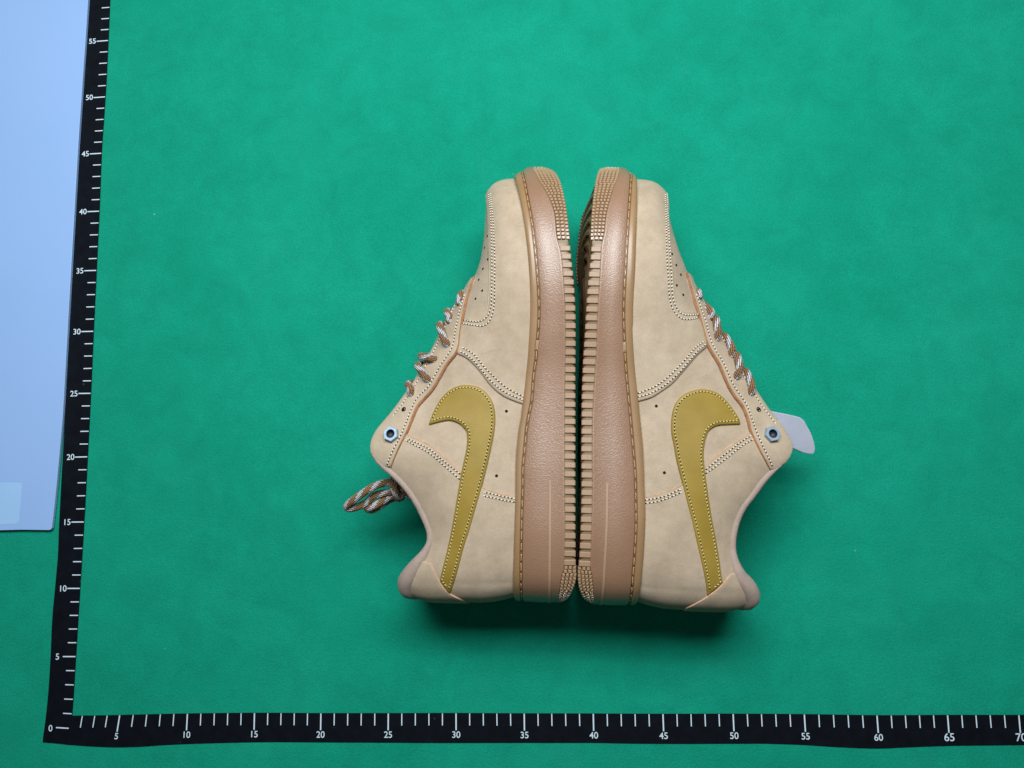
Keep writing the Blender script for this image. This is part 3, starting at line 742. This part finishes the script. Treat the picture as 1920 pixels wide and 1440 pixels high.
        segs = [sw[:k1+1], sw[k1:k2+1], sw[k2:]+[sw[0]]]
        out = []
        for sg in segs: out += catmull(sg, 6)[:-1]
        s = self.panel("side_stripe", [inv(L, H) for L, H in out], M['leather'], .07, .14, .17, step=.25)
        tag(s, "mustard yellow curved leather stripe with yellow stitching")
        # stitching just inside its rim
        P = np.array(out); n = len(out); ins = []
        ar = sum(out[i-1][0]*out[i][1]-out[i][0]*out[i-1][1] for i in range(n)); sg = 1 if ar > 0 else -1
        for i in range(n):
            t = Vector((out[(i+1) % n][0]-out[i-1][0], out[(i+1) % n][1]-out[i-1][1])).normalized()
            ins.append((out[i][0]-sg*t.y*.19, out[i][1]+sg*t.x*.19))
        A = np.array(ins); ok = edge_dist(A, out) > .16
        cutL = sw[k2][0]+.05
        ins = [p for p, k in zip(ins, ok) if k]
        ia = max(range(len(ins)), key=lambda i: (ins[i][0]-ins[i-1][0])**2+(ins[i][1]-ins[i-1][1])**2)
        lo = min(range(len(ins)), key=lambda i: ins[i][0])
        ringp = ins[lo:]+ins[:lo]
        self.stitch([ringp[1::3]], .215, M['ythread'], s, .225)
        # perforations and holes
        self.dots(d['perf'], .075, .012, M['hole'], "vamp_perforation")
        self.dots(d['vents'], .085, .012, M['hole'], "vent_hole")
        self.dots(d['eyelet'], .16, .225, M['hole'], "lace_hole")
        # collar roll
        path = []; rad = []
        for sd in (1, -1):
            Ls = [10.0-10.0*math.sin(math.pi/2*k/44) for k in range(45)]
            if sd < 0: Ls = Ls[::-1][1:]
            for L in Ls:
                a = aL(max(L, .002)); p = Vector(f.P(a, .985, sd)); q = Vector(f.P(a, .9, sd))
                path.append(p+Vector((.10*smooth(.8, .1, L), .05-.30*smooth(3.6, 1.2, L), (.05-.12*smooth(3.6, 1.2, L))*sd*smooth(0, .3, L)))); rad.append(.235+.42*smooth(4.2, 1.2, L)*(1-.62*smooth(1.0, 0, L))-.08*smooth(8.6, 10.0, L))
        pp = resample(path, .18); dd = [0.]
        for a, b in zip(path, path[1:]): dd.append(dd[-1]+(b-a).length)
        rr = [interp(dd[-1]*i/(len(pp)-1), dd, rad) for i in range(len(pp))]
        tube("collar_lining", pp, rr, M['lining'], self.root, 12, self.X)
        # tongue
        V = []; F = []; Ls = [9.6+(20.9-9.6)*k/30 for k in range(31)]; nw = 9
        for top in (1, 0):
            for L in Ls:
                zc = f.sect(L)[2]; t = f.sect(L)[5]+.5; ht = f.top(L)-.28
                for k in range(nw):
                    u = -1+2*k/(nw-1); V.append((L, ht-.75*u*u-(0 if top else .45)+(.12*math.cos(u*1.5) if top else 0), zc+u*t))
        m = len(Ls)*nw
        for i in range(len(Ls)-1):
            for k in range(nw-1):
                q = (i*nw+k, i*nw+k+1, (i+1)*nw+k+1, (i+1)*nw+k); F += [q, tuple(x+m for x in q)]
        for k in range(nw-1): F += [(k, k+1, k+1+m, k+m), tuple(x+(len(Ls)-1)*nw for x in (k, k+1, k+1+m, k+m))]
        for i in range(len(Ls)-1): F += [(i*nw, (i+1)*nw, (i+1)*nw+m, i*nw+m), (i*nw+nw-1, (i+1)*nw+nw-1, (i+1)*nw+nw-1+m, i*nw+nw-1+m)]
        self.m("tongue", V, F, M['nubuck'], None, True, 40)
        # laces
        for a, b, c in d['laces']:
            a, b, c = Vector(a), Vector(b), Vector(c); nn = self.nrm(a[0], a[1])
            zc = f.sect(c[0])[2]; L2 = c[0]+.25
            over = Vector((L2, f.top(L2)+.12, zc+.3)); far = Vector((L2+.25, f.top(L2)-.15, zc-1.5)); end = Vector((L2+.3, f.top(L2)-.9, zc-2.3))
            dirn = (a-b).normalized()
            P = [a-nn*.55+dirn*.10, a-nn*.12+dirn*.06, a+(b-a)*.35+nn*.12, b, c, over, far, end]
            pp = resample(catmull(P, 10), .07)
            n = len(pp); rr = [.255*(.62+.38*min(1, i/7)) for i in range(n)]
            tube("lace", pp, rr, M['lace'], self.root, 16, self.X, True)
        for P in d.get('bow', []):
            tube("lace_loop", resample(catmull(P, 10), .07), .265, M['lace'], self.root, 16, self.X, True)
        # hexagonal nut in the top eyelet
        L, H = d['nut'][0]; p = self.on(L, H, .2); nn = (self.nrm(L, H)*.55+Vector((0, 0, 1))*.6).normalized()
        t = (Vector((1, 0, 0))-nn*nn.x).normalized(); w = nn.cross(t); V = []; F = []
        prof = [(.50, -.25), (.54, .0), (.54, .30), (.50, .36), (.30, .36), (.275, .33)]
        for r, z in prof:
            for k in range(24):
                a = 2*math.pi*k/24+d['nut_turn']; seg = (2*math.pi*k/24) % (math.pi/3)-math.pi/6
                hx = r*math.cos(math.pi/6)/math.cos(seg) if r > .4 else r
                V.append(tuple(p+(t*math.cos(a)+w*math.sin(a))*hx+nn*z))
        for i in range(len(prof)-1):
            for k in range(24): F.append((i*24+k, i*24+(k+1) % 24, (i+1)*24+(k+1) % 24, (i+1)*24+k))
        nut = self.m("hex_nut", V, F, M['steel'], None, True, 25); tag(nut, "zinc hexagonal nut set in the top eyelet")
        V = []; F = []
        for r, z in ((.277, .345), (.262, .25), (.262, .08), (.02, .06)):
            for k in range(20):
                a = 2*math.pi*k/20; V.append(tuple(p+(t*math.cos(a)+w*math.sin(a))*r+nn*z))
        for i in range(3):
            for k in range(20): F.append((i*20+k, i*20+(k+1) % 20, (i+1)*20+(k+1) % 20, (i+1)*20+k))
        self.m("bore", V, F, M['bore'], nut)
        return self.root
# ---------------------------------------------------------------- the setting
def grid_plane(name, x0, x1, y0, y1, z, nx, ny, mat, fn):
    V = []; F = []
    for j in range(ny+1):
        for i in range(nx+1):
            x = x0+(x1-x0)*i/nx; y = y0+(y1-y0)*j/ny; V.append((x, y, z+fn(x, y)))
    for j in range(ny):
        for i in range(nx):
            a = j*(nx+1)+i; F.append((a, a+1, a+nx+2, a+nx+1))
    return mesh(name, V, F, mat, None, True)
cl = grid_plane("green_cloth", -40, 115, -40, 95, 0, 60, 54, M['cloth'], lambda x, y: -.02+.015*math.sin(x*.31+y*.12)*math.sin(y*.27-1))
tag(cl, "green brushed cloth lying flat under everything", kind='structure')
# ---------------------------------------------------------------- measuring tapes
def strip(name, A, B, z, mat, parent, thick=.03):
    """flat band between two edge polylines of equal length"""
    V = []; F = []; n = len(A)
    for k, (a, b) in enumerate(zip(A, B)):
        za, zb = z(k, 0), z(k, 1)
        V += [(a[0], a[1], za), (b[0], b[1], zb), (a[0], a[1], za-thick), (b[0], b[1], zb-thick)]
    for i in range(n-1):
        a = 4*i; b = a+4
        F += [(a, b, b+1, a+1), (a+2, a+3, b+3, b+2), (a, a+2, b+2, b), (a+1, b+1, b+3, a+3)]
    F += [(0, 1, 3, 2), (4*n-4, 4*n-2, 4*n-1, 4*n-3)]
    return mesh(name, V, F, mat, parent, False)
def tick_mesh(w, l):
    me = bpy.data.meshes.new("tick_mark"); w *= CM; l *= CM; h = .004*CM
    me.from_pydata([(-w/2, 0, 0), (w/2, 0, 0), (w/2, l, 0), (-w/2, l, 0), (-w/2, 0, h), (w/2, 0, h), (w/2, l, h), (-w/2, l, h)], [],
                   [(4, 5, 6, 7), (0, 1, 5, 4), (1, 2, 6, 5), (2, 3, 7, 6), (3, 0, 4, 7)])
    me.materials.append(M['print']); return me
NUM = {}
def numeral(txt, x, y, z, size, rot, parent):
    if txt not in NUM:
        c = bpy.data.curves.new("numeral", 'FONT'); c.body = txt; c.size = size*CM; c.align_x = 'CENTER'; c.align_y = 'CENTER'; c.extrude = .003*CM
        c.offset = .004*CM
        o = bpy.data.objects.new("tmp", c); COL.objects.link(o)
        me = bpy.data.meshes.new_from_object(o.evaluated_get(bpy.context.evaluated_depsgraph_get())); me.name = "numeral"
        bpy.data.objects.remove(o); me.materials.clear(); me.materials.append(M['print']); NUM[txt] = me
    o = link("numeral", NUM[txt], None, parent); o.location = (x*CM, y*CM, z*CM); o.rotation_euler = (0, 0, rot); return o
V_IN = [(.92,57.68),(.97,54.78),(1.0,51.43),(1.0,48.98),(.97,46.27),(.96,44.1),(1.05,39.12),(1.09,34.16),(1.14,29.17),(1.21,24.2),(1.24,19.21),(1.26,14.53),(1.24,9.22),(1.21,4.16),(1.17,.15),(1.03,-.88),(.74,-2.13)]
V_OUT = [(-1.03,57.78),(-1.05,54.15),(-1.09,48.69),(-1.13,44.03),(-1.1,39.01),(-1.02,34.53),(-1.0,30.14),(-.91,25.82),(-.78,21.16),(-.77,17.42),(-.73,13.74),(-.68,11.72),(-.76,8.92),(-.82,6.94),(-.77,4.2),(-.77,1.88),(-.84,-.04),(-.99,-1.98)]
H_TOP = [(.80,-.11),(2.99,-.09),(4.79,-.06),(9.95,.05),(15.08,.1),(20.04,.08),(25.03,.08),(30.03,.09),(35.01,.07),(40,.06),(45.01,.04),(49.98,.05),(55.02,.02),(60.09,-.05),(64.96,-.03),(70.23,-.03),(76,-.05)]
H_BOT = [(.6,-2.16),(2.3,-2.27),(4.34,-2.34),(6.37,-2.3),(8.39,-2.18),(11.21,-2.07),(15.22,-1.98),(20,-1.97),(25.05,-1.98),(30.02,-1.99),(34.98,-1.98),(39.94,-1.97),(43.3,-2.01),(49.88,-2),(51.98,-1.99),(54.89,-2.08),(56.82,-2.2),(59.77,-2.3),(61.99,-2.21),(64.79,-2.11),(67.49,-2.07),(70.04,-2.04),(76,-2.0)]
def edge_xy(tab, key, vals, ext=None):
    """resample an edge polyline at given positions along axis key"""
    s = sorted(tab, key=lambda p: p[key]); T = Table([(p[key], p[1-key]) for p in s])
    return T
iv, ov = edge_xy(V_IN, 1, None), edge_xy(V_OUT, 1, None)
def empty(name, loc):
    o = bpy.data.objects.new(name, None); COL.objects.link(o); o.location = tuple(c*CM for c in loc); o.empty_display_size = .02; return o
tv = empty("measuring_tape", (0, 0, 0)); tag(tv, "black numbered tape strip running along the edge of the pale board", "tape", "black numbered tape strips")
ys = [-2.06+(66+2.06)*k/120 for k in range(121)]
cap = lambda y: max(-2.13, min(57.6, y))
skew = lambda y: .14*smooth(1.5, -2., y)
strip("strip", [(ov(cap(y)), y+skew(y)*.5) for y in ys], [(iv(cap(y)), y-skew(y)*.5) for y in ys], lambda k, e: .062+.004*math.sin(k*.19)**2*(1-e), M['tape'], tv, .03)
TV = [(55,53.99),(50,48.98),(45,44.06),(40,39.11),(35,34.15),(30,29.16),(25,24.18),(20,19.19),(15,14.18),(10,9.18),(5,4.16),(0,-1.0)]
tvt = Table(TV); tmin, tmaj = tick_mesh(.075, .66), tick_mesh(.085, .98)
for n in range(0, 61):
    y = tvt(n) if n <= 55 else 53.99+(n-55)*1.0
    x = iv(cap(y))-.035; maj = n % 5 == 0
    o = link("tick_mark", tmaj if maj else tmin, None, tv); o.location = (x*CM, y*CM, .067*CM)
    tilt = .03*smooth(30, 55, n)-.05*smooth(6, 0, n)
    o.rotation_euler = (0, 0, math.pi/2+tilt+random.uniform(-.008, .008))
    if maj: numeral(str(n), x-(1.34 if n >= 10 else 1.40), y-.02, .07, .64, .03, tv)
th = empty("measuring_tape", (0, 0, 0)); tag(th, "black numbered tape strip running along the heel side of the sneakers", "tape", "black numbered tape strips")
it, ib = edge_xy(H_TOP, 0, None), edge_xy(H_BOT, 0, None)
xs = [.62+(78-.62)*k/130 for k in range(131)]
strip("strip", [(x, it(min(x, 76))) for x in xs], [(x, ib(min(x, 76))) for x in xs], lambda k, e: .026+.006*math.sin(k*.23)**2*e+(.012*e*(smooth(2, 8, k)*smooth(16, 9, k)+smooth(92, 99, k)*smooth(110, 102, k))), M['tape'], th, .03)
TH = Table([(5,4.82),(10,9.98),(15,15.05),(20,20.03),(25,25.04),(30,30.03),(35,35.01),(40,40.01),(45,45.01),(50,50.0),(55,55.02),(60,60.09),(65,64.98),(70,69.87),(75,74.9)])
hmin, hmaj = tick_mesh(.075, .84), tick_mesh(.095, 1.17)
for n in range(2, 75):
    x = TH(n) if n >= 5 else 4.82-(5-n)*.955
    maj = n % 5 == 0
    lean = -.125*smooth(12, 4, n)
    o = link("tick_mark", hmaj if maj else hmin, None, th); o.location = (x*CM, (it(x)-.02)*CM, .046*CM); o.rotation_euler = (0, 0, math.pi+lean+random.uniform(-.006, .006))
    if maj: numeral(str(n), x-.18*smooth(12, 4, n), it(x)-1.52, .052, .76, -.10*smooth(12, 4, n), th)
# ---------------------------------------------------------------- pale board and its sticker
def slab(name, poly, z0, z1, mat, parent=None, zf=None, bevel=.03):
    bm = bmesh.new(); zf = zf or (lambda x, y: 0.)
    P = [tuple(p) for p in poly]
    bv = [bm.verts.new((x*CM, y*CM, (z0+zf(x, y))*CM)) for x, y in P]; tv_ = [bm.verts.new((x*CM, y*CM, (z1+zf(x, y))*CM)) for x, y in P]
    n = len(P); f1 = bm.faces.new(tv_); bm.faces.new(bv[::-1])
    for i in range(n): bm.faces.new((bv[i], bv[(i+1) % n], tv_[(i+1) % n], tv_[i]))
    bmesh.ops.recalc_face_normals(bm, faces=bm.faces)
    ed = [e for e in bm.edges if all(v in tv_ for v in e.verts)]
    if bevel: bmesh.ops.bevel(bm, geom=ed, offset=bevel*CM, segments=2, affect='EDGES', profile=.6)
    me = bpy.data.meshes.new(name); bm.to_mesh(me); bm.free()
    o = link(name, me, mat, parent)
    return o
bd = [(-1.11,13.76),(-.98,16.2),(-.87,19.48),(-.8,22.4),(-.81,25.77),(-.84,30.5),(-.86,35.32),(-.89,42.06),(-.90,45.26),(-.87,49.68),(-.84,53.8),(-.82,57.55),(-.8,66)]
bd = [(-1.32,13.60),(-1.2,13.64)]+catmull(bd, 4)+[(-30,66),(-30,13.4),(-18,13.55),(-8.6,13.60),(-5.2,13.63),(-3.5,13.65)]
board = slab("board", bd, .10, .35, M['board'], None, None, .035)
tag(board, "pale bluish white board lying beside the upright tape strip", "board")
stp = [(-9.5,17.29),(-3.95,17.27),(-3.78,17.24),(-3.70,17.13),(-3.73,14.35),(-3.78,14.2),(-3.95,14.13),(-5.25,14.07),(-9.5,14.04)]
st = slab("sticker", stp, .352, .362, M['sticker'], None, None, 0)
tag(st, "pale rounded sticker on the corner of the pale board", "sticker")
# ---------------------------------------------------------------- sneakers
shoeL = Shoe(SHOE_L, -1, (38.75, 8.65), (.0217, 1), "wheat sneaker with the looped brown lace hanging out of its collar", "sneaker", "pair of wheat sneakers lying sole to sole"); shoeL.build()
shoeR = Shoe(SHOE_R, 1, (38.80, 8.60), (.051, 1), "wheat sneaker with a white plastic tag sticking out of its throat", "sneaker", "pair of wheat sneakers lying sole to sole"); shoeR.build()
# ---------------------------------------------------------------- white tag in the throat of one sneaker
tp = [(52.24,21.21),(53.32,21.01),(54.1,20.83),(54.49,20.63),(54.78,20.27),(55.16,19.77),(55.42,19.3),(55.62,18.81),(55.63,18.52),(55.50,18.38),(54.91,18.46),(54.3,18.70),(53.76,18.91),(51.0,19.6),(50.2,21.0)]
tz = lambda x, y: .75*(y-19.6)-.06*(x-53)
tg = slab("plastic_tag", tp[:1]+catmull(tp[1:13], 4)+tp[13:], 4.75, 4.92, M['white'], None, tz, .05)
tag(tg, "white rounded plastic tag poking out of the sneaker throat by a hex nut", "tag")
